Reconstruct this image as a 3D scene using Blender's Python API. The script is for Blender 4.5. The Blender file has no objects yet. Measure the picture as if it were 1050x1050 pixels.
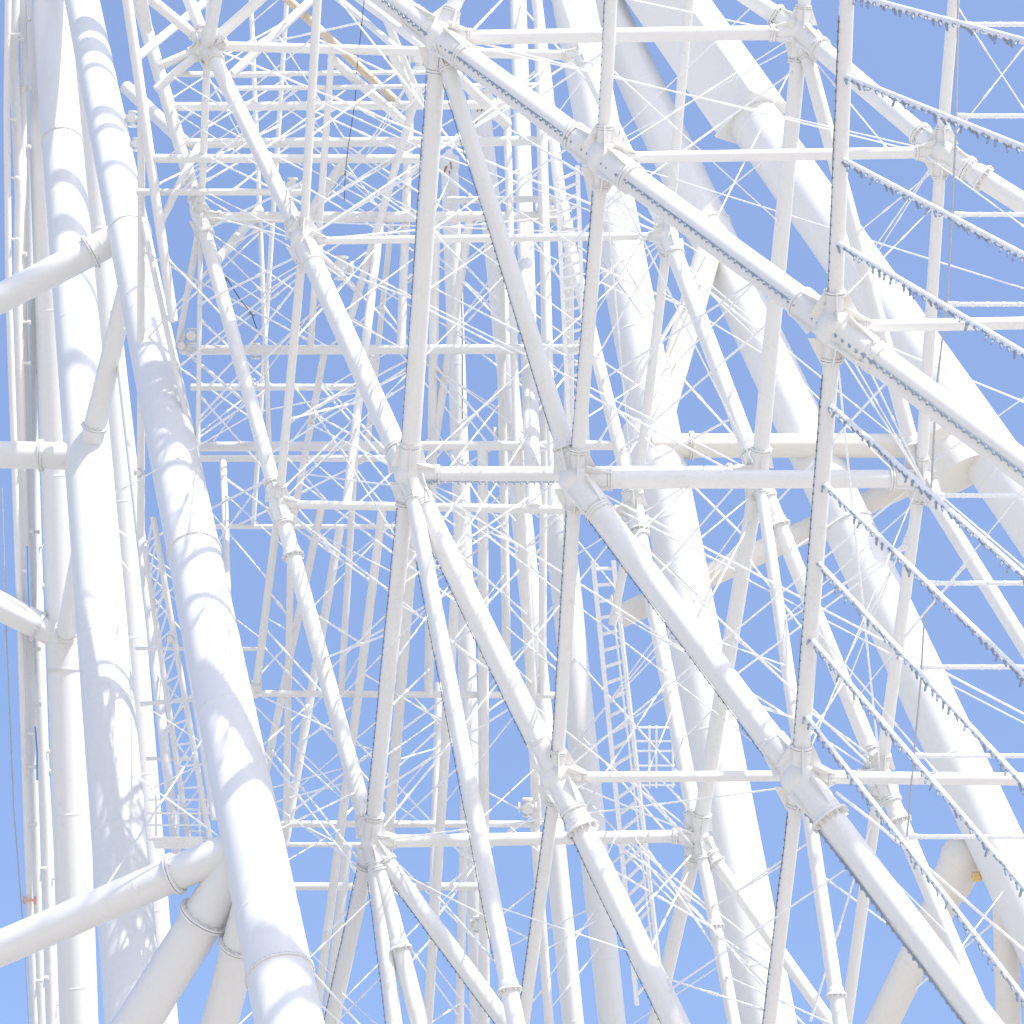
import bpy, bmesh, math, random
from mathutils import Vector, Matrix
R = math.radians
random.seed(7)
sc = bpy.context.scene
col = sc.collection

# ------------------------------------------------------------------ camera, sky, sun, exposure
PITCH = R(39)
FOV = R(30)
cam_d = bpy.data.cameras.new('camera'); cam = bpy.data.objects.new('camera', cam_d); col.objects.link(cam)
cam.location = (0, 0, 1.7); cam.rotation_euler = (R(90) + PITCH, 0, 0)
cam_d.sensor_width = 36; cam_d.lens = 18 / math.tan(FOV / 2); cam_d.clip_end = 12000
sc.camera = cam
SUN_EL, SUN_AZ = R(47), R(141)          # azimuth clockwise from +Y: behind the camera, to the right
S = Vector((math.sin(SUN_AZ) * math.cos(SUN_EL), math.cos(SUN_AZ) * math.cos(SUN_EL), math.sin(SUN_EL)))
w = bpy.data.worlds.new('World'); sc.world = w; w.use_nodes = True
nt = w.node_tree; bg = nt.nodes['Background']
sky = nt.nodes.new('ShaderNodeTexSky'); sky.sky_type = 'NISHITA'; sky.sun_disc = False
sky.sun_elevation = SUN_EL; sky.sun_rotation = SUN_AZ
sky.air_density = 1.0; sky.dust_density = 3.2; sky.ozone_density = 5.5
tint = nt.nodes.new('ShaderNodeMix'); tint.data_type = 'RGBA'; tint.blend_type = 'MULTIPLY'; tint.inputs[0].default_value = 1
tint.inputs[7].default_value = (1.04, .99, .955, 1); nt.links.new(sky.outputs[0], tint.inputs[6]); 
veil = nt.nodes.new('ShaderNodeMix'); veil.data_type = 'RGBA'; veil.inputs[0].default_value = .58; veil.inputs[7].default_value = (.82, 1.17, 2.12, 1)   # thin even high haze
nt.links.new(tint.outputs[2], veil.inputs[6]); nt.links.new(veil.outputs[2], bg.inputs[0]); bg.inputs[1].default_value = 0.134
sd = bpy.data.lights.new('sun', 'SUN'); sd.energy = 2.0; sd.angle = R(0.8); sd.color = (1, .965, .91)
so = bpy.data.objects.new('sun', sd); col.objects.link(so)
so.rotation_euler = S.to_track_quat('Z', 'Y').to_euler()
sc.view_settings.view_transform = 'Standard'; sc.view_settings.look = 'None'
sc.view_settings.exposure = 1.48; sc.view_settings.gamma = 1

F = Vector((0, math.cos(PITCH), math.sin(PITCH))); U = Vector((0, -math.sin(PITCH), math.cos(PITCH))); X = Vector((1, 0, 0))
C0 = Vector((0, 0, 1.7)); T = math.tan(FOV / 2)
def P(px, py, D):                       # survey point: bearing in the photograph and distance along the view axis
    return C0 + D * (F + (px - 525) / 525 * T * X + (525 - py) / 525 * T * U)
def pxm(D): return D * T / 525          # metres per photo pixel at distance D
def DL(px): return 1 / (0.01333 + (px - 205) * 5.17e-6)     # distance of the wheel's left rim
def DR(px): return DL(px - 355)                             # and of its right rim
def depth(p): return (p - C0).dot(F)
def pix(p):
    d = p - C0; D = d.dot(F)
    return Vector((525 + 525 * d.dot(X) / D / T, 525 - 525 * d.dot(U) / D / T))

# ------------------------------------------------------------------ materials
def paint(name, base, rough=.42, dirt=(.62, .58, .5), amount=.35, scale=.6):
    m = bpy.data.materials.new(name); m.use_nodes = True; t = m.node_tree; b = t.nodes['Principled BSDF']
    b.inputs['Roughness'].default_value = rough; b.inputs['Specular IOR Level'].default_value = .4
    tc = t.nodes.new('ShaderNodeNewGeometry'); mp = t.nodes.new('ShaderNodeMapping')
    mp.inputs['Scale'].default_value = (1, 1, .35)
    n1 = t.nodes.new('ShaderNodeTexNoise'); n1.inputs['Scale'].default_value = scale; n1.inputs['Detail'].default_value = 6; n1.inputs['Roughness'].default_value = .65
    n2 = t.nodes.new('ShaderNodeTexNoise'); n2.inputs['Scale'].default_value = scale * 14; n2.inputs['Detail'].default_value = 4
    mul = t.nodes.new('ShaderNodeMath'); mul.operation = 'MULTIPLY'
    r = t.nodes.new('ShaderNodeValToRGB'); r.color_ramp.elements[0].position = .24; r.color_ramp.elements[1].position = .46
    mix = t.nodes.new('ShaderNodeMix'); mix.data_type = 'RGBA'
    mix.inputs[6].default_value = (*base, 1); mix.inputs[7].default_value = (*dirt, 1)
    sc_ = t.nodes.new('ShaderNodeMath'); sc_.operation = 'MULTIPLY'; sc_.inputs[1].default_value = amount
    t.links.new(tc.outputs['Position'], mp.inputs[0]); t.links.new(mp.outputs[0], n1.inputs[0]); t.links.new(tc.outputs['Position'], n2.inputs[0])
    t.links.new(n1.outputs[0], mul.inputs[0]); t.links.new(n2.outputs[0], mul.inputs[1]); t.links.new(mul.outputs[0], r.inputs[0])
    t.links.new(r.outputs[0], sc_.inputs[0]); t.links.new(sc_.outputs[0], mix.inputs[0]); t.links.new(mix.outputs[2], b.inputs['Base Color'])
    bp = t.nodes.new('ShaderNodeBump'); bp.inputs['Strength'].default_value = .08; bp.inputs['Distance'].default_value = .02
    t.links.new(n2.outputs[0], bp.inputs['Height']); t.links.new(bp.outputs[0], b.inputs['Normal'])
    return m
def plain(name, base, rough=.5, metal=0):
    m = bpy.data.materials.new(name); m.use_nodes = True; t = m.node_tree; b = t.nodes['Principled BSDF']
    b.inputs['Roughness'].default_value = rough; b.inputs['Metallic'].default_value = metal
    n = t.nodes.new('ShaderNodeTexNoise'); n.inputs['Scale'].default_value = 9
    mix = t.nodes.new('ShaderNodeMix'); mix.data_type = 'RGBA'
    mix.inputs[6].default_value = (*[c * .8 for c in base], 1); mix.inputs[7].default_value = (*[min(1, c * 1.2) for c in base], 1)
    g = t.nodes.new('ShaderNodeNewGeometry'); t.links.new(g.outputs['Position'], n.inputs[0])
    t.links.new(n.outputs[0], mix.inputs[0]); t.links.new(mix.outputs[2], b.inputs['Base Color'])
    return m
WHITE = paint('white_paint', (.765, .757, .73))
TOWER = paint('tower_white_paint', (.76, .753, .73), .36, amount=.22, scale=.3)
CREAM = paint('aged_cream_paint', (.75, .72, .65), .45, (.6, .5, .36), .28, .35)
RODM = plain('galvanised_white_rod', (.82, .82, .81), .4)
BULB = plain('smoky_bulb_plastic', (.27, .32, .4), .3)
BULBL = plain('pale_bulb_string', (.36, .41, .5), .4)
BARM = plain('light_bar_white', (.8, .81, .83), .35)
DARK = plain('dark_cable_sheath', (.06, .065, .08), .6)
GREYC = plain('grey_cable', (.42, .43, .45), .5)
RUST = plain('rusty_steel', (.36, .22, .12), .85)
TAN = plain('tan_primer_tube', (.62, .52, .38), .6)
AMBER = plain('amber_lamp_glass', (.75, .5, .18), .2)
GREYD = plain('dark_grey_string', (.16, .17, .2), .6)
BLUE = plain('blue_rope', (.1, .3, .7), .6)
ORNG = plain('orange_clamp', (.75, .42, .3), .5)

# ------------------------------------------------------------------ mesh helpers
def frame_of(d):
    d = d.normalized(); a = Vector((0, 0, 1)) if abs(d.z) < .9 else Vector((1, 0, 0))
    u = d.cross(a).normalized(); return u, d.cross(u).normalized()
def cyl(bm, a, b, r0, r1=None, n=24, cap=True):
    r1 = r0 if r1 is None else r1
    u, v = frame_of(b - a); rings = []
    for p, r in ((a, r0), (b, r1)):
        rings.append([bm.verts.new(p + r * (math.cos(t) * u + math.sin(t) * v)) for t in (2 * math.pi * k / n for k in range(n))])
    for k in range(n):
        bm.faces.new((rings[0][k], rings[0][(k + 1) % n], rings[1][(k + 1) % n], rings[1][k]))
    if cap:
        bm.faces.new(rings[0][::-1]); bm.faces.new(rings[1])
def lathe(bm, a, d, prof, n=24):        # prof: (distance along d, radius)
    u, v = frame_of(d); d = d.normalized(); prev = None; first = None
    for s, r in prof:
        ring = [bm.verts.new(a + s * d + r * (math.cos(t) * u + math.sin(t) * v)) for t in (2 * math.pi * k / n for k in range(n))]
        if prev:
            for k in range(n): bm.faces.new((prev[k], prev[(k + 1) % n], ring[(k + 1) % n], ring[k]))
        else: first = ring
        prev = ring
    bm.faces.new(first[::-1]); bm.faces.new(prev)
def box(bm, c, ax, ay, az):             # half-extent vectors
    vs = [bm.verts.new(c + i * ax + j * ay + k * az) for i in (-1, 1) for j in (-1, 1) for k in (-1, 1)]
    for f in ((0, 1, 3, 2), (4, 6, 7, 5), (0, 4, 5, 1), (2, 3, 7, 6), (0, 2, 6, 4), (1, 5, 7, 3)): bm.faces.new([vs[i] for i in f])
def ball(bm, c, r, sub=3):
    bmesh.ops.create_icosphere(bm, subdivisions=sub, radius=r, matrix=Matrix.Translation(c))
def build(name, bm, mat, parent=None, org=None, ang=35):
    org = org if org is not None else Vector((0, 0, 0))
    bmesh.ops.translate(bm, verts=bm.verts, vec=-org)
    bmesh.ops.recalc_face_normals(bm, faces=bm.faces)
    me = bpy.data.meshes.new(name); bm.to_mesh(me); bm.free()
    for p in me.polygons: p.use_smooth = True
    me.set_sharp_from_angle(angle=R(ang)); me.materials.append(mat)
    o = bpy.data.objects.new(name, me); col.objects.link(o)
    base = Vector((0, 0, 0))
    if parent:
        o.parent = parent; q = parent
        while q: base += q.location; q = q.parent
    o.location = org - base
    return o
def thing(name, label, cat, loc, group=None):
    o = bpy.data.objects.new(name, None); col.objects.link(o); o.location = loc; o.empty_display_size = .5
    o['label'] = label; o['category'] = cat
    if group: o['group'] = group
    return o
def tag(o, label, cat, group=None):
    o['label'] = label; o['category'] = cat
    if group: o['group'] = group
    return o

# ------------------------------------------------------------------ ground (out of the picture, bounces light up)
g = bmesh.new(); s = 6000
g.faces.new([g.verts.new(v) for v in ((-s, -s, 0), (s, -s, 0), (s, s, 0), (-s, s, 0))])
PAVE = paint('pale_concrete_paving', (.48, .45, .40), .8, (.4, .375, .335), .6, .15)
go = build('ground', g, PAVE); go['kind'] = 'structure'

# ------------------------------------------------------------------ tube builder
TUBES = []                               # (a, b, radius) of everything rods can be tied to
def flange(tube, p, d, r, name='flange', mat=None, wide=1.36, th=.1, bolts=True):
    wide = max(wide, 1.1)
    bm = bmesh.new(); d = d.normalized(); n = 28
    lathe(bm, p - d * th * 1.25, d, [(0, r * 1.02), (0, r * wide), (th, r * wide), (th, r * 1.08), (th * 1.5, r * 1.08), (th * 1.5, r * wide), (th * 2.5, r * wide), (th * 2.5, r * 1.02)], n)
    if bolts:
        u, v = frame_of(d); k = 14
        for i in range(k):
            t = 2 * math.pi * i / k; q = p + r * (wide - .13) * (math.cos(t) * u + math.sin(t) * v)
            cyl(bm, q - d * th * 1.9, q + d * th * 1.9, r * .075, n=6)
    return build(name, bm, mat or WHITE, tube, p)
def collar(tube, p, d, r, name='collar', mat=None):
    bm = bmesh.new(); d = d.normalized(); h = r * .5
    lathe(bm, p - d * h * 1.6, d, [(0, r * 1.01), (h * .3, r * 1.1), (h * 1.5, r * 1.16), (h * 2, r * 1.42), (h * 2.25, r * 1.42), (h * 2.25, r * 1.02)], 28)
    u, v = frame_of(d)
    for i in range(12):                  # stiffener ribs and bolts round the bell mouth
        t = 2 * math.pi * i / 12; e = math.cos(t) * u + math.sin(t) * v; tt = -math.sin(t) * u + math.cos(t) * v
        box(bm, p + e * r * 1.2 + d * h * .95, e * r * .18, tt * r * .035, d * h * .32)
        cyl(bm, p + e * r * 1.3 + d * h * .3, p + e * r * 1.3 + d * h * .85, r * .05, n=6)
    return build(name, bm, mat or WHITE, tube, p)
def tube(name, root, a, b, r0, r1=None, mat=None, tie=True, n=24, welds=True):
    r1 = r0 if r1 is None else r1
    bm = bmesh.new(); L = (b - a).length; d = (b - a).normalized()
    prof = [(0, r0)]
    if welds and r0 > .12:
        step = max(3.2, r0 * 9); s = step * random.uniform(.5, .9)
        while s < L - .6:
            r = r0 + (r1 - r0) * s / L
            prof += [(s - .16, r), (s - .03, r), (s, r * 1.012), (s + .03, r), (s + .16, r)]; s += step
    prof.append((L, r1))
    lathe(bm, a, d, prof, n)
    o = build(name, bm, mat or WHITE, root, a)
    if tie: TUBES.append((a, b, max(r0, r1)))
    return o

# ------------------------------------------------------------------ the wheel
wheel = thing('ferris_wheel', 'giant white tubular wheel truss filling the picture, with joints, posts and thin crossed rods', 'ferris wheel', Vector((4, 55, 0)))
N = {}
def nr(k, x, y, like=None): N[k] = P(x, y, depth(N[like]) if like else DR(x))
for k, x, y, D in (('p1', 213, 47, 84), ('p2', 311, 247, 77), ('p3', 419, 487, 70), ('p4', 381, 863, 74), ('p5', 286, 517, 81), ('p6', 206, 223, 88), ('p7', 571, 797, 66.5),
                   ('q1', 450, 39, 64), ('q2', 618, 162, 59.5), ('q3', 855, 335, 53.5), ('q4', 590, 492, 63.5), ('q5', 819, 797, 58), ('s1', 262, 711, 85)): N[k] = P(x, y, D)
for k, x, y, li in (('rp1', 595, 57, 'p1'), ('rp2', 685, 242, 'p2'), ('rp3', 778, 486, 'p3'), ('rp4', 716, 857, 'p4'), ('rp5', 651, 524, 'p5'), ('rp6', 577, 222, 'p6'),
                    ('rp7', 903, 795, 'p7'), ('rq1', 821, 33, 'q1'), ('rq2', 965, 156, 'q2'), ('rq3', 1215, 328, 'q3'), ('rq4', 944, 491, 'q4'), ('rq5', 1180, 800, 'q5')): nr(k, x, y, li)
INC = {k: [] for k in N}
def pt(a, o, kind):                     # a member running out of the picture leans like the rest of its family
    if isinstance(a, str): return N[a]
    if len(a) > 2: return P(*a)
    if not isinstance(o, str): return P(a[0], a[1], 86)
    n = N[o]; dy = a[1] - pix(n).y
    return P(a[0], a[1], depth(n) + dy * (.0105 if kind == 'post' else -.016))
def member(kind, a, b, w0, w1=None, side='L', mat=None, cols=(), n=24):
    A, B = pt(a, b, kind), pt(b, a, kind); w1 = w1 or w0
    r0 = w0 / 2 * pxm(depth(A)); r1 = w1 / 2 * pxm(depth(B))
    o = tube(kind, wheel, A, B, r0, r1, mat, n=n)
    for q, e, r, dd in ((a, A, r0, B - A), (b, B, r1, A - B)):
        if isinstance(q, str): INC[q].append((dd.normalized(), r))
    for c in cols:
        f = c; p = A.lerp(B, f); collar(o, p, B - A, r0 + (r1 - r0) * f)
    return o
ch, po, be = 'rim_tube', 'post', 'cross_beam'
# left rim chords and diagonals
member(ch, (-30, -340, 72), 'q1', 24, 26); member(ch, 'q1', 'q2', 26, 28); member(ch, 'q2', 'q3', 28, 31); member(ch, 'q3', (1290, 658), 32, 35)
member(ch, (60, -330, 89), 'p1', 13, 13); member(ch, 'p1', 'p2', 15, 17); member(ch, 'p2', 'p3', 21, 23); member(ch, 'p3', 'p7', 23, 26)
member(ch, 'p7', (735, 1135), 25, 27, cols=(.16,)); member(ch, 'q1', 'q4', 16, 20, cols=(.92,)); member(ch, 'q4', 'q5', 27, 29)
member(ch, 'q5', (1085, 1150), 30, 33, cols=(.12,)); member(ch, (20, -420, 94), 'p6', 13, 14); member(ch, 'p6', 'p5', 14, 15); member(ch, 'p5', 'p4', 16, 18, cols=(.16,))
member(ch, 'p4', (452, 1130), 18, 19, cols=(.42,)); member(ch, 'p3', (545, 1130), 16, 19, cols=(.84,)); member(ch, 'p4', (590, 1145), 17, 19); member(ch, 'p4', (416, 1140), 15, 17)
member('brace', 'q1', (620, -330, 66), 16, 15); member('brace', 'p1', (480, -190, 76), 11, 11); member('brace', 'p1', (-40, -160, 86), 11, 11); member('brace', 'p1', (160, 92), 9, 9); member('brace', 'p1', (163, 68), 10, 9)
member(ch, (122, -60), (178, 330), 11, 10)
# left rim posts
for a, b, w0, w1 in (('q1', 'p3', 18, 20), ((655, -560, 53), 'q2', 13, 14), ('q2', 'q4', 14, 15), ((871, -70), 'q3', 15, 17), ('q3', 'q5', 17, 18), ('p3', 'p4', 16, 16), ('p4', (322, 1130), 16, 16),
                     ('q4', 'p7', 15, 13), ('p7', (527, 1120), 13, 13), ('q5', (778, 1140), 15, 14), ((350, -420, 71), 'p2', 9, 9), ('p2', 'p5', 9, 9), ((240, -420, 79), 'p1', 9, 8),
                     ('p1', 'p6', 8, 7), ('p6', (183, 352), 7, 6), ('p5', 's1', 8, 8)):
    member(po, a, b, w0, w1)
for a, b, w_ in (((110, -208, 70.3), (470, -208, 70.3), 14), ((240, -108, 68), (590, -108, 68), 14), ((110, -208, 70.3), (150, 30, 83), 13), ((240, -108, 68), (-20, -60, 78), 14), ((-30, -340, 72), (330, -340, 72), 14), ((240, -108, 68), (213, 47, 84), 13), ((110, -208, 70.3), (40, -120, 80), 13)):  # added struts, mostly above the view, to cast shadows on the left columns
    member('shadow_strut', a, b, w_)
# right rim
for a, b, w0, w1, c in (((690, -55), 'rq1', 17, 19, ()), ('rq1', 'rq2', 20, 20, ()), ('rq2', (1290, 361), 21, 24, (.13,)), ('rq1', 'rq4', 15, 16, (.92,)), ('rp2', 'rp3', 17, 18, ()),
                        ('rp3', 'rp7', 16, 18, (.17,)), ('rp7', (1048, 1135), 17, 18, (.14,)), ('rp3', (872, 1120), 12, 16, (.86,)), ('rq4', (1250, 982), 16, 17, ()), ('rp4', (905, 1125), 13, 14, (.1,)),
                        ('rp4', (766, 1120), 13, 14, (.36,)), ('rp5', 'rp4', 16, 17, (.06,)), ('rp6', 'rp5', 12, 14, ()), ('rp1', 'rp2', 12, 13, ()), ((548, -20), 'rp6', 11, 12, ()), ((560, -50), 'rp1', 11, 11, ())):
    member(ch, a, b, w0, w1, 'R', cols=c)
for a, b, w0, w1 in (('rq1', 'rp3', 16, 17), ('rp3', 'rp4', 16, 16), ('rp4', (655, 1120), 15, 15), ((712, -60), 'rp2', 10, 10), ('rp2', 'rp5', 10, 10), ((983, -60), 'rq2', 12, 12),
                     ('rq2', 'rq4', 12, 12), ('rq4', 'rp7', 12, 13), ('rp7', (857, 1125), 12, 12), ((832, -60), 'rq1', 13, 13), ('rp5', (628, 640), 9, 9)):
    member(po, a, b, w0, w1, 'R')
# beams across the wheel
for a, b, wd in (('q1', 'rq1', 15), ('q2', 'rq2', 12), ('q3', 'rq3', 13), ('q4', 'rq4', 19), ('p3', 'rp3', 17), ('p5', 'rp5', 9), ('p7', 'rp7', 11), ('q5', 'rq5', 13), ('p4', 'rp4', 13),
                 ('p2', 'rp2', 8), ('p6', 'rp6', 11), ('p1', 'rp1', 10)):
    member(be, a, b, wd)

def joint(k):
    c = N[k]; inc = INC[k]
    if not inc: return
    rm = max(r for d, r in inc); bm = bmesh.new(); hub = rm * 1.3
    ball(bm, c, hub)
    for d, r in inc:
        l = hub + r * 1.5
        lathe(bm, c, d, [(hub * .5, r * 1.13), (l, r * 1.13), (l + r * .12, r * 1.03)], 24)
    for d, r in inc:                     # gusset fins between stub and hub
        u, v = frame_of(d)
        for e in (u, v, -u, -v):
            t = d.cross(e)
            a0 = c + d * hub * .6; z = .022
            vs = [a0 + e * hub * 1.25, a0 + d * (hub * .8 + r * 1.5) + e * r * 1.1, a0 + e * r * .8]
            f0 = [bm.verts.new(q + t * z) for q in vs]; f1 = [bm.verts.new(q - t * z) for q in vs]
            bm.faces.new(f0); bm.faces.new(f1[::-1])
            for i in range(3): bm.faces.new((f0[i], f1[i], f1[(i + 1) % 3], f0[(i + 1) % 3]))
    j = build('joint', bm, WHITE, wheel, c)
    for d, r in inc:
        thick = r / pxm(70) > 9.5; wd = random.uniform(1.1, 1.18) if thick else random.uniform(1.22, 1.36)
        flange(j, c + d * (hub + r * random.uniform(1.6, 2.2)), d, r, wide=wd, th=r * random.uniform(.1, .17) + .015, bolts=random.random() < .75)
for k in N:
    if k not in ('rq3', 'rq5'): joint(k)

def snap(p, node_r=20, tube_r=13, mind=0):
    q = Vector(p); best = None
    for k, n in N.items():
        dd = (pix(n) - q).length
        if dd < node_r and depth(n) > mind and (best is None or dd < best[0]): best = (dd, n)
    if best: return best[1]
    for a, b, r in TUBES:
        if r > 1.0: continue
        pa, pb = pix(a), pix(b); ab = pb - pa
        t = (q - pa).dot(ab) / ab.length_squared
        if not 0 <= t <= 1: continue
        dd = ((pa + ab * t) - q).length
        if dd < tube_r + r / pxm(depth(a)) * .5 and (best is None or dd < best[0]):
            # perspective correct position along the tube
            ia, ib = 1 / depth(a), 1 / depth(b); D = 1 / (ia + (ib - ia) * t)
            if D > mind: best = (dd, P(*(pa + ab * t), D))
    return best[1] if best else None
def reach(p, d, lim=150, mind=0):                # follow the rod outward until it meets a tube or a joint
    k = 0
    while k <= lim:
        q = p + d * k; h = snap(q, 13, 5, mind)
        if h is not None: return h
        k += 4
    return None
# ------------------------------------------------------------------ thinner lattice behind
lat = thing('rear_truss', 'slender pale lattice of posts and level tubes seen behind and through the wheel truss', 'truss', P(330, 1500, 92))
def rear(kind, a, b, wd, D0=90, D1=None, mat=None, w1=None):
    D1 = D1 or D0; A, B = P(a[0], a[1], D0), P(b[0], b[1], D1)
    pa, pb = Vector(a), Vector(b); dv = (pb - pa).normalized()
    ins = lambda q: 0 < q.x < 1050 and 0 < q.y < 1050
    if ins(pa): A = reach(pa, -dv, 110, 80) or A
    if ins(pb): B = reach(pb, dv, 110, 80) or B
    return tube(kind, lat, A, B, wd / 2 * pxm(depth(A)), (w1 or wd) / 2 * pxm(depth(B)), mat, n=16)
for x0, x1, y, wd, D in ((180, 272, 77, 6, 90), (178, 472, 108, 9, 88), (195, 474, 145, 10, 96), (150, 430, 163, 9, 88), (140, 312, 197, 7, 87), (186, 525, 359, 10, 90), (196, 362, 397, 7, 94),
                         (200, 525, 458, 10, 90), (205, 404, 470, 7, 94), (268, 580, 713, 7, 88), (275, 552, 845, 7, 90), (278, 378, 866, 5, 94), (290, 492, 909, 8, 92), (140, 184, 665, 4, 88),
                         (145, 192, 722, 5, 88), (150, 196, 778, 4, 88), (215, 420, 540, 5, 95), (460, 560, 205, 7, 92), (300, 470, 88, 5, 97), (220, 440, 74, 5, 94)):
    rear('level_tube', (x0, y), (x1, y), wd, D)
for a, b, wd, D0, D1 in (((256, -30), (275, 420), 5, 92, 90), ((296, -30), (262, 500), 5, 95, 94), ((388, 250), (355, 520), 9, 98, 98), ((400, 250), (375, 470), 6, 104, 104), ((349, 540), (292, 860), 9, 96, 96),
                         ((392, 530), (318, 1090), 9, 95, 95), ((423, 560), (398, 860), 11, 93, 93), ((495, 500), (497, 1090), 11, 90, 90), ((470, 560), (436, 1090), 10, 92, 92),
                         ((530, 450), (545, 700), 11, 90, 88), ((545, 700), (550, 830), 10, 88, 88), ((552, 900), (566, 1090), 10, 90, 90), ((118, 320), (184, 900), 10, 104, 84),
                         ((330, 520), (250, 900), 8, 99, 99), ((357, 860), (330, 1090), 10, 94, 94), ((140, 100), (150, 480), 8, 93, 90), ((160, 260), (240, 640), 6, 92, 88), ((545, 20), (560, 330), 11, 97, 95),
                         ((520, 130), (530, 450), 8, 104, 98), ((530, -40), (546, 470), 17, 112, 110), ((555, 60), (566, 470), 9, 104, 102), ((512, 240), (520, 700), 9, 108, 104), ((446, 260), (440, 700), 10, 108, 106), ((420, 120), (412, 330), 9, 108, 106), ((577, 300), (582, 700), 10, 106, 104), ((340, 60), (322, 300), 7, 106, 104), ((300, 560), (296, 860), 7, 100, 98), ((480, 680), (470, 1090), 9, 104, 102), ((478, 250), (440, 470), 9, 99, 99), ((430, 90), (350, 360), 8, 99, 99), ((330, 380), (300, 530), 7, 100, 100), ((372, 420), (355, 640), 7, 99, 99),
                         ((450, 700), (446, 1000), 8, 95, 95), ((230, 500), (236, 620), 7, 92, 92), ((195, 240), (200, 480), 5, 92, 92), ((152, 380), (220, 840), 7, 86, 80), ((500, 900), (492, 1090), 8, 96, 96),
                         ((558, 270), (556, 700), 8, 99, 97)):
    rear('rear_post', a, b, wd, D0, D1)
for a, b, wd, D, m in (((285, -10), (410, 108), 9, 90, TAN), ((345, -20), (440, 55), 9, 89, None), ((325, -20), (410, 55), 7, 93, None), ((395, 20), (433, 108), 8, 88, None), ((380, -30), (470, 40), 9, 86, None),
                       ((340, 60), (420, 130), 10, 92, None), ((405, 65), (428, 105), 10, 86, None), ((318, 212), (352, 172), 10, 98, None), ((130, 90), (190, 150), 14, 93, None), ((455, 70), (505, 120), 11, 90, None),
                       ((250, 60), (330, -10), 9, 90, None), ((205, 150), (165, 230), 8, 92, None), ((232, 260), (262, 215), 10, 94, None), ((225, -10), (140, 60), 9, 92, None), ((330, 258), (370, 300), 6, 95, None)):
    rear('brace', a, b, wd, D, mat=m)
for y, w_, D in ((-70, 9, 120), (-120, 13, 118), (-190, 9, 116), (-230, 15, 112), (-330, 11, 108), (-430, 14, 103), (-520, 10, 100)):  # unseen overhead tubes, added to throw shadow bands across the left columns
    rear('level_tube', (-120, y), (430, y + 25), w_, D, D - 3)
for a, b, w_, D in (((20, -640), (60, -40), 10, 112), ((150, -640), (120, -20), 15, 114), ((260, -640), (210, -40), 11, 108), ((-90, -560), (330, -80), 14, 116), ((360, -560), (40, -150), 12, 110), ((190, -300), (150, -30), 18, 118), ((100, -330), (330, -60), 9, 119)):  # more unseen overhead members, added only as shadow casters for the columns
    rear('rear_post', a, b, w_, D, D)
def clump(p, r, mat=WHITE):              # bolted node of the rear lattice
    bm = bmesh.new(); ball(bm, p, r * .8, 2)
    for d in (X, -X, U, -U, F * -1): lathe(bm, p, d, [(0, r * .5), (r * 1.1, r * .5), (r * 1.1, r * .8), (r * 1.35, r * .8)], 14)
    return build('node', bm, mat, lat, p)
for x, y, r, D in ((520, 446, 10, 90), (541, 828, 7, 88), (741, 950, 0, 0), (187, 355, 5, 89), (262, 360, 6, 90), (350, 275, 9, 96), (136, 122, 6, 98), (140, 148, 5, 98), (300, 192, 7, 88), (255, 226, 6, 90), (430, 60, 8, 87),
                   (500, 105, 9, 98), (180, 450, 6, 88), (143, 485, 4, 86), (175, 655, 4, 82), (490, 948, 6, 90), (380, 372, 6, 98), (197, 345, 6, 89), (258, 395, 5, 94), (545, 365, 7, 92), (560, 215, 8, 92)):
    if r: clump(P(x, y, D), r * pxm(D))

# ------------------------------------------------------------------ support tower on the left
tl = thing('support_tower', 'left support tower of three thick leaning white columns striped by soft shadows', 'support tower', P(297, 2200, 30), 'support towers of the wheel')
def big(kind, root, a, b, w0, D0, w1, D1, mat=TOWER, cols=(), n=48, fl=()):
    A, B = P(a[0], a[1], D0), P(b[0], b[1], D1)
    r0, r1 = w0 / 2 * pxm(D0), w1 / 2 * pxm(D1)
    o = tube(kind, root, A, B, r0, r1, mat, n=n)
    for f in cols:
        p = A.lerp(B, f); r = r0 + (r1 - r0) * f; bm = bmesh.new(); d = (B - A).normalized()
        lathe(bm, p - d * .05, d, [(0, r * 1.0), (.0, r * 1.045), (.1, r * 1.045), (.1, r * 1.0)], 48)
        u, v = frame_of(d)
        for i in range(36):
            t = 2 * math.pi * i / 36; e = math.cos(t) * u + math.sin(t) * v
            cyl(bm, p + e * r * 1.035 - d * .09, p + e * r * 1.035 + d * .09, .022, n=6)
        build('collar', bm, mat, o, p)
    for f in fl:
        flange(o, A.lerp(B, f), B - A, r0 + (r1 - r0) * f, mat=mat, wide=1.14, th=.09)
    return o
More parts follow.
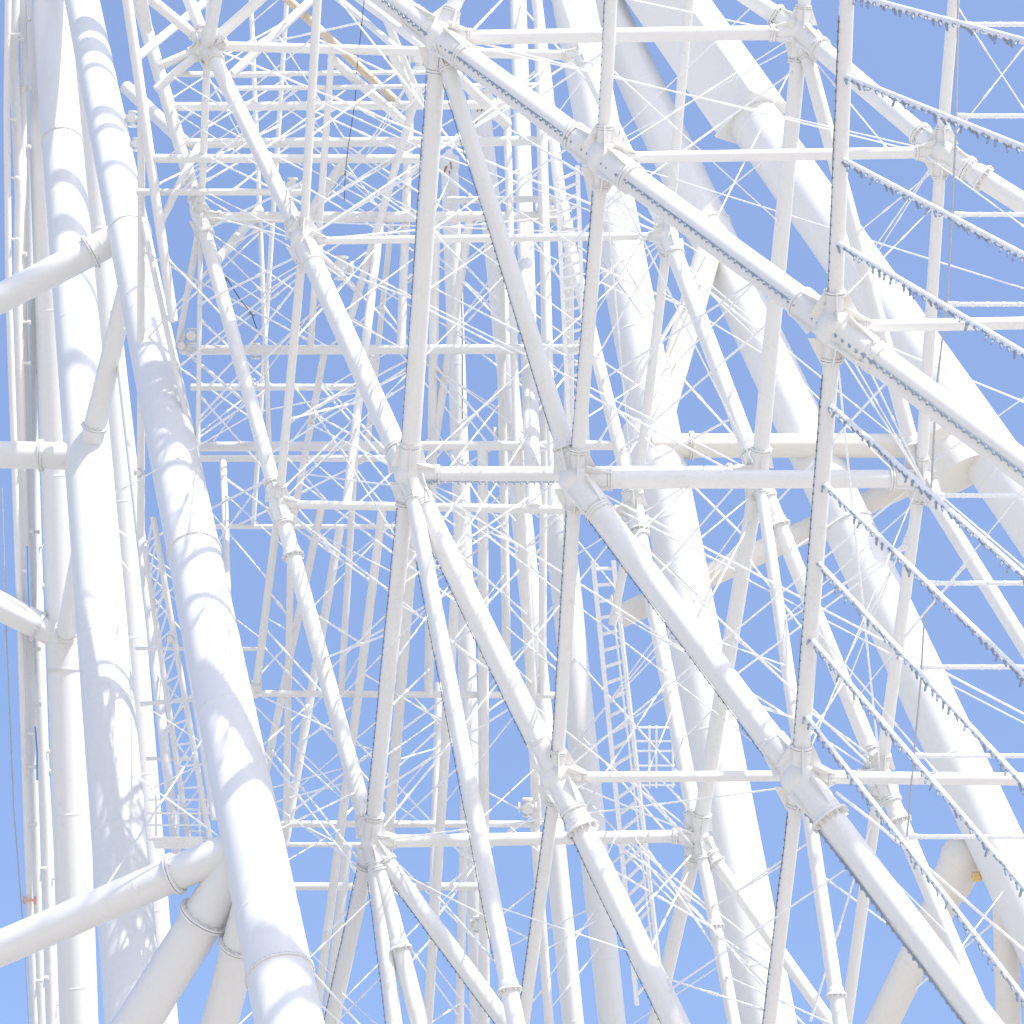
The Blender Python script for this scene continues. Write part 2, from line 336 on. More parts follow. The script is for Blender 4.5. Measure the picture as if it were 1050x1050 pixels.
def column(x0, y0, x1, y1, w0, w1, dia, ys, mat=TOWER, root=tl, kind='column', ext=(.25, 1.0)):
    k = dia / (2 * T / 1050)
    A, B = P(x0, y0, k / w0), P(x1, y1, k / w1); d = B - A
    lo = B + d * ext[1]
    t = (B.z - .0) / max(1e-6, -d.z)
    if t > 0: lo = B + d * min(t, 3.5)
    A2 = A - d * ext[0]
    o = tube(kind, root, A2, lo, dia / 2, dia / 2, mat, n=56)
    for y in ys:
        # find the point on the axis at image height y
        f0, f1 = 0., 1.
        for _ in range(40):
            m = (f0 + f1) / 2
            if pix(A.lerp(B, m)).y < y: f0 = m
            else: f1 = m
        p = A.lerp(B, f0); bm = bmesh.new(); dn = d.normalized(); r = dia / 2
        lathe(bm, p - dn * .06, dn, [(0, r), (0, r * 1.06), (.05, r * 1.06), (.05, r * 1.02), (.07, r * 1.02), (.07, r * 1.06), (.12, r * 1.06), (.12, r)], 56)
        u, v = frame_of(dn)
        for i in range(44):
            tt = 2 * math.pi * i / 44; e = math.cos(tt) * u + math.sin(tt) * v
            cyl(bm, p + e * r * 1.045 - dn * .085, p + e * r * 1.045 + dn * .085, .02, n=6)
        build('collar', bm, mat, o, p)
    return o, A, d
c3 = column(84, 0, 297, 1050, 35, 70, 2.2, (240, 567, 1000))
c2 = column(52, 0, 138, 1050, 38, 60, 2.55, (147,))
c1 = column(44, 0, 81, 1050, 37, 39, 2.5, (687,))
c4 = column(80, -20, 124, 520, 31, 31, 2.3, (), ext=(.5, .8))
def on(cn, y):
    o, A, d = cn; f0, f1 = -.3, 1.3
    for _ in range(50):
        m = (f0 + f1) / 2
        if pix(A + d * m).y < y: f0 = m
        else: f1 = m
    return A + d * f0
def brace(a, b, w0, w1, fl=(), mat=TOWER, kind='brace', root=None):
    r0, r1 = w0 / 2 * pxm(depth(a)), w1 / 2 * pxm(depth(b))
    o = tube(kind, root or tl, a, b, r0, r1, mat, n=40)
    for f in fl: flange(o, a.lerp(b, f), b - a, r0 + (r1 - r0) * f, mat=mat, wide=1.22, th=.07)
    return o
e = on(c3, 238); brace(P(-120, 368, depth(e) - 3), e, 30, 30, (.84,))
e2 = on(c2, 468); brace(on(c3, 262) , e2, 17, 24, (.84,))
brace(P(-120, 464, depth(e2) - 1), e2, 28, 28, (.77,))
e = on(c1, 655); brace(P(-130, 557, depth(e) - 2), e, 32, 28, (.86,)); brace(on(c2, 505), e, 17, 21, (.93,))
e = on(c3, 862); brace(P(-130, 1028, depth(e) + 2), e, 37, 36, (.80,))
e = on(c3, 862); brace(P(80, 1145, depth(e) + 2), e + Vector((0, 0, .01)), 46, 46, (.73,)); brace(P(196, 1160, depth(e) + 4), on(c3, 895), 38, 37, (.74,))

# ------------------------------------------------------------------ support tower on the right, behind the wheel
tr = thing('support_tower', 'right support tower of thick white legs behind the wheel, one with a square sleeve', 'support tower', P(1100, 2000, 80), 'support towers of the wheel')
def leg(x0, y0, x1, y1, w0, w1, dia, ys=(), mat=TOWER, ext=.0): return column(x0, y0, x1, y1, w0, w1, dia, ys, mat, tr, 'leg', (ext, 1.0))
l1 = leg(612, -10, 1062, 950, 42, 58, 2.5, (235, 540), ext=.2)
l3 = leg(588, 0, 788, 1050, 44, 58, 2.5, (), ext=.1)
# leg with the square sleeve
kD = 2.9 / (2 * T / 1050)
A, B = P(745, 85, kD / 52), P(1075, 553, kD / 62); d = (B - A).normalized()
l2o = tube('leg', tr, A - d * 3, B + d * 26, 1.45, 1.45, TOWER, n=56)
l2 = (l2o, A, B - A)
bm = bmesh.new(); u = (d.cross(-F)).normalized(); v = d.cross(u).normalized()
rot = R(38); u2 = math.cos(rot) * u + math.sin(rot) * v; v2 = d.cross(u2)
bot = A + d * 3.2
box(bm, bot - d * 14, u2 * 1.55, v2 * 1.55, d * 14); sl = build('square_sleeve', bm, TOWER, l2o, bot)
bm = bmesh.new(); box(bm, bot + d * .08, u2 * 1.68, v2 * 1.68, d * .078); build('end_plate', bm, TOWER, sl, bot)
def rb(a, b, w0, w1, D0, D1, fl=(), mat=CREAM): return brace(P(a[0], a[1], D0), P(b[0], b[1], D1), w0, w1, fl, mat, 'brace', tr)
rb((733, 235), (662, 478), 27, 30, 104, 98)
rb((668, 457), (960, 457), 25, 25, 97, 97, (.14,))
rb((636, 632), (930, 497), 25, 24, 96, 98)
rb((880, 1100), (992, 872), 32, 34, 88, 88)
rb((1036, 1120), (1030, 892), 26, 26, 85, 86)
# knuckle with an amber lamp at the end of the low brace
bm = bmesh.new(); p = P(988, 880, 88); ball(bm, p, 24 * pxm(88)); dd = P(992, 872, 88) - P(880, 1100, 88)
lathe(bm, p, -dd, [(0, 22 * pxm(88)), (30 * pxm(88), 21 * pxm(88)), (44 * pxm(88), 17 * pxm(88))]); kn = build('knuckle', bm, CREAM, tr, p)
bm = bmesh.new(); p2 = P(1001, 899, 86.3); lathe(bm, p2 - X * .2, X, [(0, .1), (.05, .22), (.3, .24), (.42, .16), (.46, .05)], 16); build('lamp', bm, AMBER, kn, p2)
# flared joint below the cross leg and its rusty gusset
bm = bmesh.new(); p = P(972, 462, 95); lathe(bm, p - d * 1.4, d, [(0, .9), (.5, 1.9), (1.1, 1.95), (1.5, 1.6), (3, 1.5)], 32); build('knuckle', bm, CREAM, tr, p)
bm = bmesh.new(); p = P(668, 462, 98); dj = on(l3, 700) - on(l3, 300); lathe(bm, p - dj.normalized() * 1.5, dj, [(0, 1.27), (.9, 1.5), (2.6, 1.5), (3.4, 1.27)], 40); build('sleeve', bm, TOWER, tr, p)

# far columns with rusty heads
for i, (pts, wd, D, lab) in enumerate(((((492, 105), (532, 500)), 21, 118, 'taller of two far pale columns with brown rusty heads behind the wheel truss'),
                                       (((461, 168), (474, 540)), 18, 120, 'shorter of two far pale columns with brown rusty heads behind the wheel truss'))):
    a, b = P(*pts[0], D), P(*pts[1], D - 3); dn = (b - a); lo = b + dn * 3.5
    c = thing('far_column', lab, 'column', lo, 'far columns behind the wheel')
    r = wd / 2 * pxm(D); tube('shaft', c, a, lo, r, r, TOWER, n=32)
    bm = bmesh.new(); lathe(bm, a - dn.normalized() * .9, dn, [(0, r * .35), (.3, r * .5), (.5, r * 1.1), (1.2, r * 1.12), (1.25, r * 1.02)], 24); hd = build('head', bm, TOWER, c, a)
    bm = bmesh.new(); q = a - F * r * 1.1
    for k in range(5):
        o1 = q + X * random.uniform(-.25, .25) - U * k * .28; cyl(bm, o1, o1 - U * .45 + X * random.uniform(-.2, .2), .07, .04, 8)
    build('rusty_bracket', bm, RUST, hd, a)
a, b = P(564, 450, 104), P(632, 1090, 96)
pl = tube('pale_leg', None, a, b, 16 * pxm(104), 14 * pxm(96), TOWER, n=40); tag(pl, 'pale narrow leg rising behind the middle ladder, left of the thick white leg', 'leg')

# ------------------------------------------------------------------ tie rods
RODS = """260 47 375 22;260 23 291 -5;314 140 414 69;319 100 430 154;310 103 430 158;327 87 430 144;317 146 399 219;319 218 391 144;324 236 430 170;320 240 432 164;373 218 473 144;448 157 530 190
448 157 527 108;471 38 607 70;486 23 512 -5;625 77 945 152;646 -2 806 30;646 128 774 5;640 141 812 44;659 170 1065 294;808 58 744 206;618 195 710 257;618 224 663 241;520 183 605 219
847 40 950 140;986 5 1055 119;1001 116 1050 48;888 234 955 172;897 262 960 167;902 264 966 168;780 345 919 478;800 347 929 463;880 376 957 497;906 355 1060 416;872 306 909 262;607 404 756 479
612 460 700 301;630 463 759 350;700 381 762 455;726 293 790 350;520 430 569 463;365 280 422 309;360 288 417 345;345 319 414 365;437 314 530 363;437 376 530 437;437 368 517 293;445 260 517 324
437 473 486 420;500 418 545 382;460 474 486 440;299 499 373 427;270 422 363 401;291 430 368 412;304 463 360 509;332 489 394 497;335 476 399 476;391 412 414 391;206 445 270 394;195 370 242 412
175 260 240 330;304 533 394 605;312 535 397 587;324 625 399 543;337 690 394 623;345 705 376 664;337 674 391 649;265 632 306 651;270 605 301 633;324 623 363 656;463 659 494 685;409 618 437 638
460 520 489 535;502 543 530 561;458 546 530 628;475 736 494 713;435 790 520 682;422 718 460 751;265 772 322 723;268 780 327 723;270 738 322 790;268 726 332 751;268 695 304 654;288 677 316 710
358 762 378 769;406 780 445 767;311 780 353 821;275 812 345 788;280 826 347 803;394 847 445 780;409 837 466 785;407 878 491 965;450 945 486 888;422 991 440 962;440 911 509 999;455 996 495 1056
306 957 345 1001;332 957 358 924;355 1017 378 1045;352 1050 381 1009;450 1047 476 1029;520 557 579 595;540 561 582 543;546 646 575 607;520 618 571 685;520 643 569 692;520 679 535 659;636 520 759 588
710 556 749 520;718 592 762 520;723 633 764 533;631 628 740 690;643 705 685 646;623 731 643 705;682 710 715 685;664 785 687 726;648 738 679 713;587 715 607 741;764 710 792 727;762 659 790 685
659 811 710 870;655 815 706 868;680 808 703 836;618 890 631 865;623 855 731 937;641 865 726 934;667 980 710 888;663 984 706 888;664 929 713 873;520 930 636 978;674 996 785 1037;566 1037 631 965
566 1006 589 957;553 975 600 945;736 929 792 889;716 877 790 960;741 957 790 998;919 566 934 520;780 600 1065 755;872 680 903 602;831 770 865 700;888 710 1022 538;934 654 947 636;780 674 813 705
780 720 808 738;831 726 885 777;831 1047 898 829;780 896 826 862;942 1022 999 960;1014 944 1042 911;205 60 250 140;225 60 300 20;235 130 300 85;225 170 300 120;210 240 270 300;195 300 262 230
215 80 260 130;240 190 300 145;160 110 200 160;220 235 300 300;312 262 345 319;320 258 372 300;215 235 300 190;228 232 310 250;196 372 260 420;206 430 250 380;212 330 280 395;245 310 305 270
160 590 182 620;160 625 180 600;165 690 185 720;168 740 190 770;288 525 330 560;330 440 400 480;430 540 520 610;440 520 490 560;600 510 650 560;605 300 655 250;625 250 680 330;690 250 640 330
700 260 770 330;860 350 940 480;950 500 1060 590;955 170 1060 240;830 50 880 110;540 470 590 430;540 350 580 390;545 245 578 300;470 270 520 230;455 200 520 250;478 60 560 110;470 50 520 90;480 130 560 70
470 480 530 445;445 600 490 560;505 620 560 560;445 680 490 640;505 730 560 690;510 660 545 700;390 730 420 700;395 780 440 740;470 860 530 800;400 900 450 940;505 870 545 835;520 850 560 880
580 860 620 800;600 900 660 850;310 880 350 850;300 840 360 870;310 760 360 720;640 560 690 520;660 600 700 560;690 640 740 590;800 640 860 600;820 560 870 520;700 760 740 720;770 520 810 560"""
rods = []
for ln in RODS.split('\n'):
    for it in ln.split(';'):
        x0, y0, x1, y1 = map(float, it.split()); rods.append((x0, y0, x1, y1))
def bay(a, b): rods.append((*pix(N[a]), *pix(N[b])))
for a, b in (('p2', 'rp3'), ('p3', 'rp2'), ('p6', 'rp2'), ('p2', 'rp6'), ('p5', 'rp4'), ('p4', 'rp5'), ('q1', 'rq2'), ('q2', 'rq1'), ('q4', 'rp7'), ('p7', 'rq4'), ('q2', 'rp3'), ('p3', 'rp7'), ('p4', 'rp7'), ('p7', 'rp4'),
             ('q3', 'rq4'), ('q4', 'rq5'), ('p1', 'rp2'), ('p2', 'rp1'), ('p5', 'rp6'), ('q5', 'rq4'), ('p3', 'q5'), ('q2', 'rp5'), ('q3', 'rp7')): bay(a, b)
rw = random.Random(11); GEN0 = len(rods)
for cx0, cx1, cy0, cy1, n in ((195, 600, 30, 300, 58), (195, 600, 280, 560, 56), (270, 560, 540, 830, 22), (300, 560, 820, 1040, 14), (540, 800, 100, 560, 18), (600, 830, 560, 1040, 16), (800, 1000, 100, 980, 7), (150, 200, 480, 860, 10)):
    for _ in range(n):
        x, y = rw.uniform(cx0, cx1), rw.uniform(cy0, cy1); a = rw.choice((R(rw.uniform(26, 40)), R(rw.uniform(140, 154)), R(rw.uniform(44, 60)), R(rw.uniform(122, 138))))
        l = rw.uniform(15, 45); rods.append((x - l * math.cos(a), y - l * math.sin(a), x + l * math.cos(a), y + l * math.sin(a)))
items = []
for n_, (x0, y0, x1, y1) in enumerate(rods):
    gen = n_ >= GEN0
    p, q = Vector((x0, y0)), Vector((x1, y1)); dv = (q - p).normalized()
    g1, g2 = (rw.uniform(0, 75), rw.uniform(0, 75)) if gen else (0, 0)
    a, b = reach(p - dv * g1, -dv), reach(q + dv * g2, dv)
    if a is None and b is None: continue
    if a is None: a = P(x0, y0, depth(b) + .3)
    elif b is None: b = P(x1, y1, depth(a) + .3)
    if (b - a).length < 1: continue
    items.append(((pix(a) - pix(b)).length, a, b))
items.sort(key=lambda t: -t[0])
def rod_bm(bm, a, b, r):
    d = (b - a).normalized(); L = (b - a).length; m = L * random.uniform(.35, .65)
    l = min(.5, L * .1)
    lathe(bm, a, d, [(0, r * 1.5), (l, r * 1.5), (l * 1.2, r), (m - .2, r), (m - .18, r * 1.5), (m + .18, r * 1.5), (m + .2, r), (L - l * 1.2, r), (L - l, r * 1.5), (L, r * 1.5)], 8)
rest = bmesh.new(); nrest = 0
for i, (l, a, b) in enumerate(items):
    th = random.choice((.024, .028, .034, .04)) * (depth(a) + depth(b)) / 140
    if i < 100:
        bm = bmesh.new(); rod_bm(bm, a, b, th); build('tie_rod', bm, RODM, wheel, a)
    else: rod_bm(rest, a, b, th); nrest += 1
print('rods', len(items))
rs = build('tie_rod', rest, RODM, wheel, Vector((0, 60, 40))); rs['kind'] = 'stuff'

# ------------------------------------------------------------------ strings of bulbs and light bars
bulb_bm = bmesh.new()
lathe(bulb_bm, Vector((0, 0, .02)), Vector((0, 0, -1)), [(0, .022), (.05, .022), (.06, .05), (.1, .05), (.11, .03), (.2, .036), (.26, .026), (.28, .01)], 8)
bproto = build('bulb', bulb_bm, BULB); bulb_me = bproto.data; bpy.data.objects.remove(bproto)
def light_bar(a, b, r, label, spacing=.235, group='light bars fanning out from the right post'):
    t = thing('light_bar', label, 'light bar', a, group)
    bm = bmesh.new(); cyl(bm, a, b, r, n=10); ln = int((b - a).length / spacing)
    d = (b - a).normalized()
    build('bar', bm, BARM, t, a)
    for k in range(min(ln, 99)):
        o = bpy.data.objects.new('bulb', bulb_me); col.objects.link(o); o.parent = t
        o.location = d * (spacing * (k + .4)) - Vector((0, 0, r)) - F * r * .3
        o.rotation_euler = (random.uniform(-.4, .4), random.uniform(-.5, .5), 0); s = random.uniform(.95, 1.12); o.scale = (s, s, s)
    return t
bars = [((874, -5), (1290, 106), 'light bar cutting the top edge, highest of the bars on the upper right'),
        ((864, 77), (1290, 248), 'second highest bulb-lined light bar, leaving the right post near its top'),
        ((861, 162), (1290, 389), 'third bulb-lined light bar down the right post, over the ball joint at the upper right'),
        ((856, 247), (1290, 505), 'bulb-lined light bar just above the thick diagonal tube on the right'),
        ((848, 413), (1290, 801), 'first bulb-lined light bar below the thick diagonal tube on the right'),
        ((842, 493), (1290, 926), 'second bulb-lined light bar below the thick diagonal tube, starting at the level beam'),
        ((835, 573), (1290, 1063), 'third bulb-lined light bar below the thick diagonal tube on the right'),
        ((828, 651), (1290, 1190), 'fourth bulb-lined light bar below the thick diagonal tube on the right'),
        ((823, 730), (1290, 1334), 'lowest bulb-lined light bar, starting just above the low right joint')]
for a, b, lab in bars:
    t0, t1 = (pt((871, -70), 'q3', 'post'), N['q3']) if a[1] < 335 else (N['q3'], N['q5'])
    f = (a[1] - pix(t0).y) / (pix(t1).y - pix(t0).y); D = depth(t0) + (depth(t1) - depth(t0)) * f
    light_bar(P(*a, D - .15), P(*b, D - 9.5), .088, lab)
# strings of small dark bulbs clipped along tubes
def string(a, b, off, label, r=.014, dot=.035, spacing=.24, mat=DARK, name='light_string', grp='strings of small bulbs clipped along the tubes'):
    A, B = a + off, b + off; bm = bmesh.new(); d = (B - A); L = d.length; d = d.normalized(); n = max(3, int(L / 1.1)); pts = [A + d * L * i / n for i in range(n + 1)]
    pts = [p + Vector((random.uniform(-1, 1), random.uniform(-1, 1), random.uniform(-1, 1))) * .015 for p in pts]
    for p, q in zip(pts, pts[1:]): cyl(bm, p, q, r, n=6)
    k = int(L / spacing); side = -F
    for i in range(k):
        p = A + d * spacing * (i + .5); t = side * .6 - U * .8 + Vector((random.uniform(-.3, .3),) * 3)
        cyl(bm, p, p + t.normalized() * dot * 2.4, dot * .8, dot, 6)
    o = build(name, bm, mat, None, A); tag(o, label, 'light string', grp); return o
POSTS = (('q1', 'p3'), ('p3', 'p4'), ('p4', (322, 1130)), ('q2', 'q4'), ((627, -60), 'q2'), ('q4', 'p7'), ('p7', (527, 1120)), ('q5', (778, 1140)), ('q3', 'q5'), ((871, -70), 'q3'))
def along(k0, k1, f0, f1, side, wd, label, fwd=.35, **kw):
    k = (k0, k1)
    kd = 'post' if k in POSTS else 'rim_tube'; A, B = pt(k0, k1, kd), pt(k1, k0, kd)
    d = (B - A).normalized(); s = (-F).cross(d).normalized()       # sideways in the tube's plane
    if s.dot(X) > 0: s = -s
    r = wd / 2 * pxm(depth(A)) * 1.05; off = (s * side * math.cos(fwd) - F * math.sin(fwd)) * r
    return string(A.lerp(B, f0), A.lerp(B, f1), off, label, **kw)
S1 = dict(r=.012, dot=.024, spacing=.26, mat=GREYD)
S2 = dict(r=.034, dot=.046, spacing=.25, mat=BULB)
along((-30, -340, 72), 'q1', .7, .99, 1, 26, 'bulb string along the thick diagonal tube where it leaves the top of the picture', 1.12, **dict(S2, dot=.05))
along('q1', 'q2', .0, 1, 1, 28, 'bulb string along the thick diagonal tube between its two upper joints', 1.12, **dict(S2, dot=.05))
along('q2', 'q3', .0, 1, 1, 31, 'bulb string along the middle stretch of the thick diagonal tube', 1.12, **S2)
along('q3', (1290, 658), .0, .95, 1, 34, 'bulb string along the lower right stretch of the thick diagonal tube', 1.12, **S2)
along('q5', (1085, 1150), .05, .95, 1, 32, 'bulb string under the tube running down to the lower right corner', .3, **S2)
along('q1', 'p3', .08, .95, 1, 20, 'dotted dark string down the left edge of the post above the middle left joint', .3, **S1)
along('p3', 'p4', .08, .95, 1, 17, 'dotted dark string down the left edge of the post below the middle left joint', .3, **S1)
along('p4', (322, 1130), .08, .95, 1, 17, 'dotted dark string on the post at the bottom, right of the thick left column', .3, **S1)
along('q2', 'q4', .1, .95, 1, 15, 'dotted dark string down the left edge of the post above the central joint', .3, **S1)
along((655, -560, 53), 'q2', .7, .98, 1, 14, 'dotted dark string on the post at the top middle', .3, **S1)
along('q4', 'p7', .08, .95, 1, 15, 'dotted dark string down the left edge of the post below the central joint', .3, **S1)
along('p7', (527, 1120), .08, .95, 1, 13, 'dotted dark string on the post leaving the bottom edge near the centre', .3, **S1)
along('q5', (778, 1140), .1, .95, 1, 15, 'dotted dark string on the post below the low right joint', .3, **S1)
along('q3', 'q5', .1, .95, 1, 18, 'dotted dark string on the post carrying the lower light bars', .3, **S1)
along((871, -70), 'q3', .2, .93, 1, 17, 'dotted dark string on the post carrying the upper light bars', .3, **S1)
along('p3', 'p7', .12, .95, 1, 25, 'dotted dark string under the slanting tube below the middle left joint', .2, **S1)
along('q4', 'q5', .1, .95, 1, 28, 'dotted dark string under the slanting tube below the central joint', .2, **S1)
along('p7', (735, 1135), .1, .95, 1, 26, 'dotted dark string under the slanting tube at the bottom centre', .2, **S1)
along('q1', 'q4', .1, .9, 1, 19, 'dotted dark string under the steep tube right of the upper left post', .2, **S1)
along('p3', (545, 1130), .15, .8, 1, 18, 'dotted dark string under the steep narrow tube left of the bottom centre', .2, **S1)
along('p4', (590, 1145), .15, .9, 1, 18, 'dotted dark string under the slanting tube leaving the low left joint', .2, **S1)
along('p4', (416, 1140), .15, .9, 1, 17, 'dotted dark string along the steep tube under the low left joint', .2, **S1)
a, b = N['p3'], N['q4']; rr = 9 * pxm(depth(a)); string(P(432, 494, depth(a) - .35), P(572, 494, depth(a) - .55), Vector((0, 0, 0)), 'bulb string along the level beam left of the central joint', **dict(S2, r=.03, dot=.045))
# slim level bars on the far right
slim = [(986, 25, 'top slim level bar at the upper right corner'), (982, 119, 'slim level bar left of the crossed rods at the upper right'), (980, 220, 'slim level bar right of the upper right ball joint'), (972, 312, 'slim level bar just above the thick level tube on the right'),
        (962, 508, 'slim level bar right of the right middle joint'), (952, 598, 'slim level bar crossing the narrow slanting tube on the right'), (945, 684, 'slim level bar over the thick leg in the right middle'), (940, 775, 'slim level bar just above the long low level beam'), (934, 858, 'lowest slim level bar near the amber lamp')]
for x, y, lab in slim:
    D = 57.5; a, b = P(x, y, D), P(1260, y, D); bm = bmesh.new(); rr = 2.4 * pxm(D)
    cyl(bm, a, b, rr, n=12); lathe(bm, a - X * .05, X, [(0, rr * 1.35), (.25, rr * 1.35), (.25, rr)], 12)
    k = 18
    for i in range(k): p = a.lerp(b, (i + .5) / k); lathe(bm, p, X, [(0, rr * 1.02), (0, rr * 1.2), (.06, rr * 1.2), (.06, rr * 1.02)], 12)
    tag(build('slim_bar', bm, BARM, None, a), lab, 'bar', 'slim level bars at the right edge')

# ------------------------------------------------------------------ hanging cables
def cable(pts, r, label, mat=DARK, knots=()):
    ps = [P(*p) for p in pts]; bm = bmesh.new(); org = ps[0].copy()
    for a, b in zip(ps, ps[1:]): cyl(bm, a, b, r, n=8)
    for i in knots:
        ball(bm, ps[i], r * 2, 1)
        for k in range(4):
            dv = Vector((random.uniform(-1, 1), random.uniform(-.3, .3), random.uniform(-1, 1))).normalized(); cyl(bm, ps[i], ps[i] + dv * r * 9, r * .7, r * .4, 6)
    return tag(build('cable', bm, mat, None, org), label, 'cable', 'loose cables on the frame')
cable([(374, -6, 86), (371, 24, 86), (366, 70, 86.5), (364, 105, 86.5), (357, 150, 87), (354, 178, 87), (353, 206, 87)], .017, 'thin dark cable with knots hanging in front of the upper lattice', knots=(1, 3, 5))
cable([(232, 285, 88), (245, 305, 88), (258, 322, 88.2), (266, 345, 88.3)], .022, 'short dark cable draped on the crossed rods at the left', knots=(0, 2))
cable([(300, 345, 90), (312, 328, 90), (325, 312, 90), (318, 330, 90), (305, 347, 90)], .022, 'tangled dark cable loop on the rods beside the slanting left tube', knots=(1, 3))
cable([(983, -20, 57.3), (980, 140, 57.3), (972, 300, 57.3), (960, 400, 57.3), (955, 500, 57.3)], .035, 'grey conduit running down the far right post', GREYC)
cable([(948, 630, 57.3), (944, 700, 57.3), (937, 775, 57.3), (930, 858, 57.3)], .03, 'grey conduit linking the lower slim level bars', GREYC)
cable([(618, 268, 94), (640, 298, 94.5), (661, 327, 95)], .028, 'grey cable slanting across the upper white middle leg', GREYC)
cable([(646, 543, 90), (723, 618, 92)], .028, 'grey cable slanting across the lower white middle leg', GREYC)
cable([(473, 290, 115), (474, 350, 115), (474, 430, 115)], .03, 'thin dark cable down the far pale columns')
cable([(857, 812, 58), (905, 850, 58.5), (1000, 932, 59), (1080, 1000, 59)], .05, 'white stay cable crossing the lower right tubes', RODM)

# ------------------------------------------------------------------ ladders, platform and masts
def ladder(pairs, n, rail, rung, label, D, extra=None):
    (a0, b0), (a1, b1) = pairs        # left rail, right rail (pixel ends)
    L0, L1, R0, R1 = P(*a0, D), P(*b0, D), P(*a1, D), P(*b1, D)
    t = thing('ladder', label, 'ladder', L1, 'access ladders')
    for p, q in ((L0, L1), (R0, R1)):
        bm = bmesh.new(); dd = (q - p).normalized(); ux = X; box(bm, (p + q) / 2, ux * rail, dd.cross(ux).normalized() * rail * 1.8, dd * (q - p).length / 2); build('rail', bm, RODM, t, p)
    for i in range(n):
        f = (i + .5) / n; p, q = L0.lerp(L1, f), R0.lerp(R1, f); bm = bmesh.new(); cyl(bm, p, q, rung, n=10); build('rung', bm, RODM, t, p)
    return t
t = ladder((((608, 575), (653, 1030)), ((629, 575), (677, 1000))), 27, .1, .08, 'white ladder climbing beside the thick middle leg below the centre', 84)
for p, q in (((627, 610), (672, 1000)), ((637, 640), (676, 985))):
    bm = bmesh.new(); cyl(bm, P(*p, 83.2), P(*q, 83.2), .045, n=8); build('guard_rail', bm, RODM, t, P(*p, 83.2))
t = ladder((((571, 180), (585, 470)), ((592, 170), (603, 470))), 26, .09, .07, 'upper white ladder against the thick middle leg above the central joint', 84)
# landing with guard rails half way down the ladder
D = 84; t = thing('landing', 'small railed landing of thin white rails right of the lower ladder', 'landing', P(672, 800, D))
for y in (746, 760, 770, 785, 805):
    bm = bmesh.new(); cyl(bm, P(648, y, D), P(692, y, D), .05, n=8); build('rail', bm, RODM, t, P(648, y, D))
for x in (666, 673, 690):
    bm = bmesh.new(); cyl(bm, P(x, 744, D), P(x, 808, D), .05, n=8); build('post', bm, RODM, t, P(x, 744, D))
D = 84; t = thing('landing', 'small railed landing between the thick left columns', 'landing', P(185, 862, D))
for y in (820, 834, 846, 861):
    bm = bmesh.new(); cyl(bm, P(150, y, D), P(216, y, D), .045, n=8); build('rail', bm, RODM, t, P(150, y, D))
for x in (160, 183, 205, 213):
    bm = bmesh.new(); cyl(bm, P(x, 815, D), P(x, 866, D), .05, n=8); build('post', bm, RODM, t, P(x, 815, D))
bm = bmesh.new(); box(bm, P(183, 864, D), X * 1.1, Vector((0, .5, 0)), Vector((0, 0, .025))); build('deck', bm, RODM, t, P(183, 864, D))
# small lattice mast behind the left columns
D = 84; t = thing('lattice_mast', 'narrow lattice mast squeezed between the two right-hand left columns', 'mast', P(215, 1000, D))
m0, m1, m2, m3 = P(157, 530, D), P(222, 900, D), P(168, 530, D), P(212, 800, D)
for a, b in ((m0, m1), (P(148, 560, D + 2), P(200, 905, D + 2))):
    bm = bmesh.new(); cyl(bm, a, b, .13, n=12); build('chord', bm, WHITE, t, a)
bm = bmesh.new(); k = 16
for i in range(k):
    p = m0.lerp(m1, i / k); q = P(148, 560, D + 2).lerp(P(200, 905, D + 2), (i + .5) / k); r_ = m0.lerp(m1, (i + 1) / k); cyl(bm, p, q, .05, n=6); cyl(bm, q, r_, .05, n=6)
build('lacing', bm, RODM, t, m0)
# service poles at the far left
def mast(pts, wd, D, label, ties, dark=None):
    t = thing('light_mast', label, 'mast', P(*pts[-1], D), 'slim masts at the left edge')
    bm = bmesh.new(); ps = [P(*p, D) for p in pts]
    for a, b in zip(ps, ps[1:]): cyl(bm, a, b, wd / 2 * pxm(D), n=14)
    for p in ps[1:-1]: ball(bm, p, wd / 2 * pxm(D) * 1.02, 2)
    build('pole', bm, WHITE, t, ps[0])
    for x, y, dx in ties:
        p, q = P(x, y, D), P(x + dx, y + .5, D); bm = bmesh.new(); cyl(bm, p, q, 1.3 * pxm(D), n=8); lathe(bm, p - (q - p).normalized() * .1, q - p, [(0, .16), (.22, .16), (.22, .08)], 10); lathe(bm, q - (q - p).normalized() * .1, q - p, [(0, .14), (.2, .14), (.2, .08)], 10)
        build('bracket', bm, WHITE, t, p)
    if dark:
        bm = bmesh.new(); ds = [P(*p, D - .4) for p in dark]
        for a, b in zip(ds, ds[1:]): cyl(bm, a, b, .8 * pxm(D), n=8)
        build('cable', bm, GREYC, t, ds[0])
    return t
D = 128
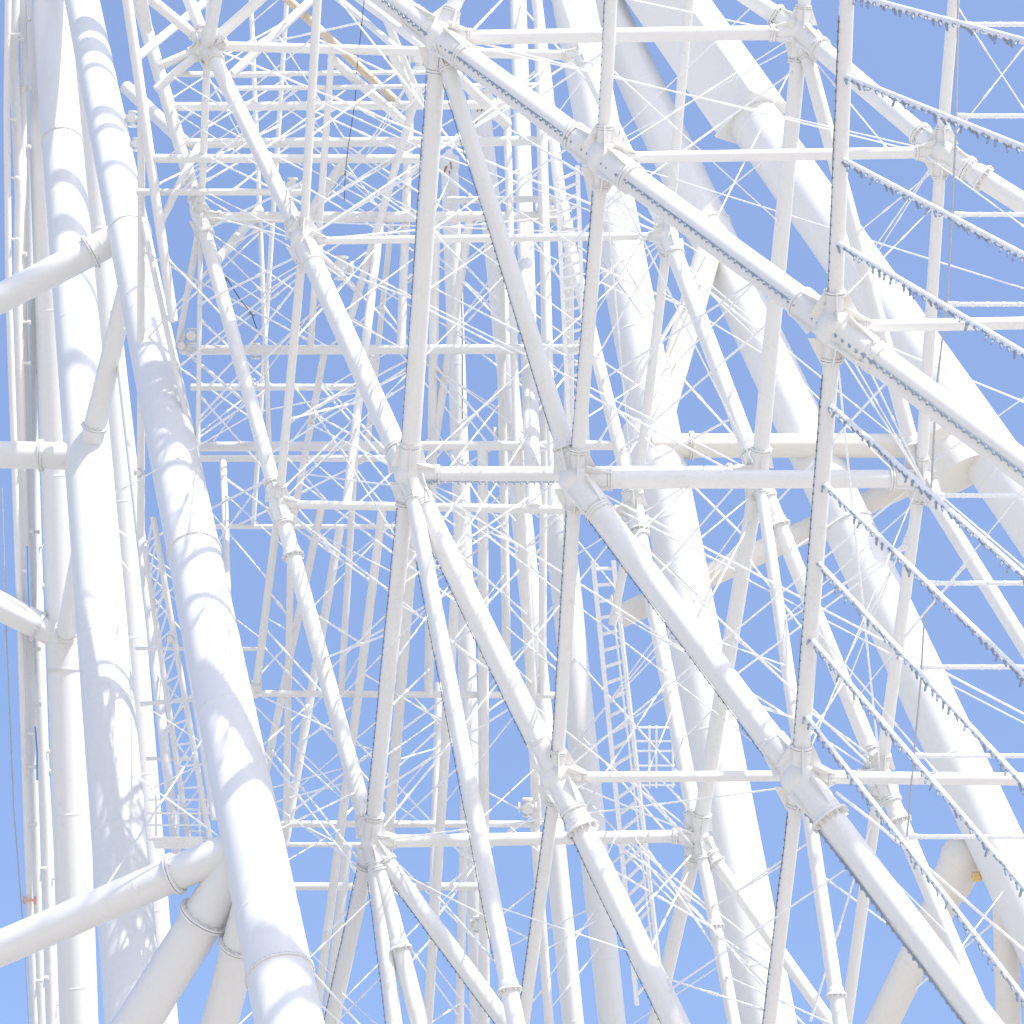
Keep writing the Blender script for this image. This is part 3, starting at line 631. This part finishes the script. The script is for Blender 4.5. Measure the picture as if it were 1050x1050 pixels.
mast([(9, -60), (7, 120), (9, 300), (20, 620), (28, 860), (38, 1120)], 7, D, 'leftmost slim white mast with a dark cable beside it', [(9, 35, 10), (7, 122, 9), (8, 182, 10), (9, 245, 9), (14, 480, 10), (19, 585, 10), (24, 752, 10), (26, 786, 10), (28, 845, 8), (33, 1005, 10)], [(2, 500), (4, 570), (6, 640), (14, 830), (26, 980), (33, 1110)])
mast([(17, -60), (14, 60), (20, 200), (18, 300), (24, 520), (35, 830), (44, 1120)], 10, D + 1, 'middle slim white mast of the bundle at the left edge', [(16, 40, 8), (18, 260, 8), (20, 330, 10), (21, 372, 9), (22, 455, 9), (25, 545, 8), (30, 665, 10), (33, 722, 8), (36, 890, 10), (38, 1002, 10)])
mast([(22, 90), (22, 320), (29, 520), (38, 680), (46, 830), (55, 1120)], 11, D + 2, 'rightmost slim mast of the bundle beside the back left column', [(22, 150, 8), (23, 275, 8), (30, 545, 9), (36, 640, 8), (42, 770, 9), (48, 900, 8), (50, 960, 8), (54, 1030, 8)])
mast([(33, 300), (35, 520), (41, 700), (52, 900), (58, 1120)], 9, D + 3, 'thin mast half hidden by the back left column', [(34, 380, 6), (36, 560, 6), (45, 790, 6), (54, 940, 6)])
mast([(30, -60), (29, 120), (31, 330), (41, 640), (50, 900), (60, 1120)], 9, D + 5, 'plain mast tucked against the back left column', [(30, 210, 6), (38, 600, 6)])
mast([(22, -60), (25, 60), (23, 130)], 7, D + 2, 'short slim mast at the upper left corner', [(24, 20, 6), (24, 90, 6)])
bm = bmesh.new(); cyl(bm, P(25, 923, D - .6), P(37, 923, D - .6), .1, n=12); cyl(bm, P(25, 919, D - .3), P(25, 927, D - .3), .09, n=12); cyl(bm, P(36, 919, D - .3), P(36, 927, D - .3), .09, n=12)
tag(build('pipe_clamp', bm, ORNG, None, P(25, 923, D - .3)), 'small orange clamp on the slim masts at the lower left', 'clamp')
for pts, lab in (([(28, 560, 127), (29, 600, 127), (30, 622, 127)], 'upper short blue rope on the slim left masts'), ([(36, 745, 127), (38, 770, 127), (38, 800, 127)], 'lower short blue rope on the slim left masts')):
    cable(pts, .06, lab, BLUE)
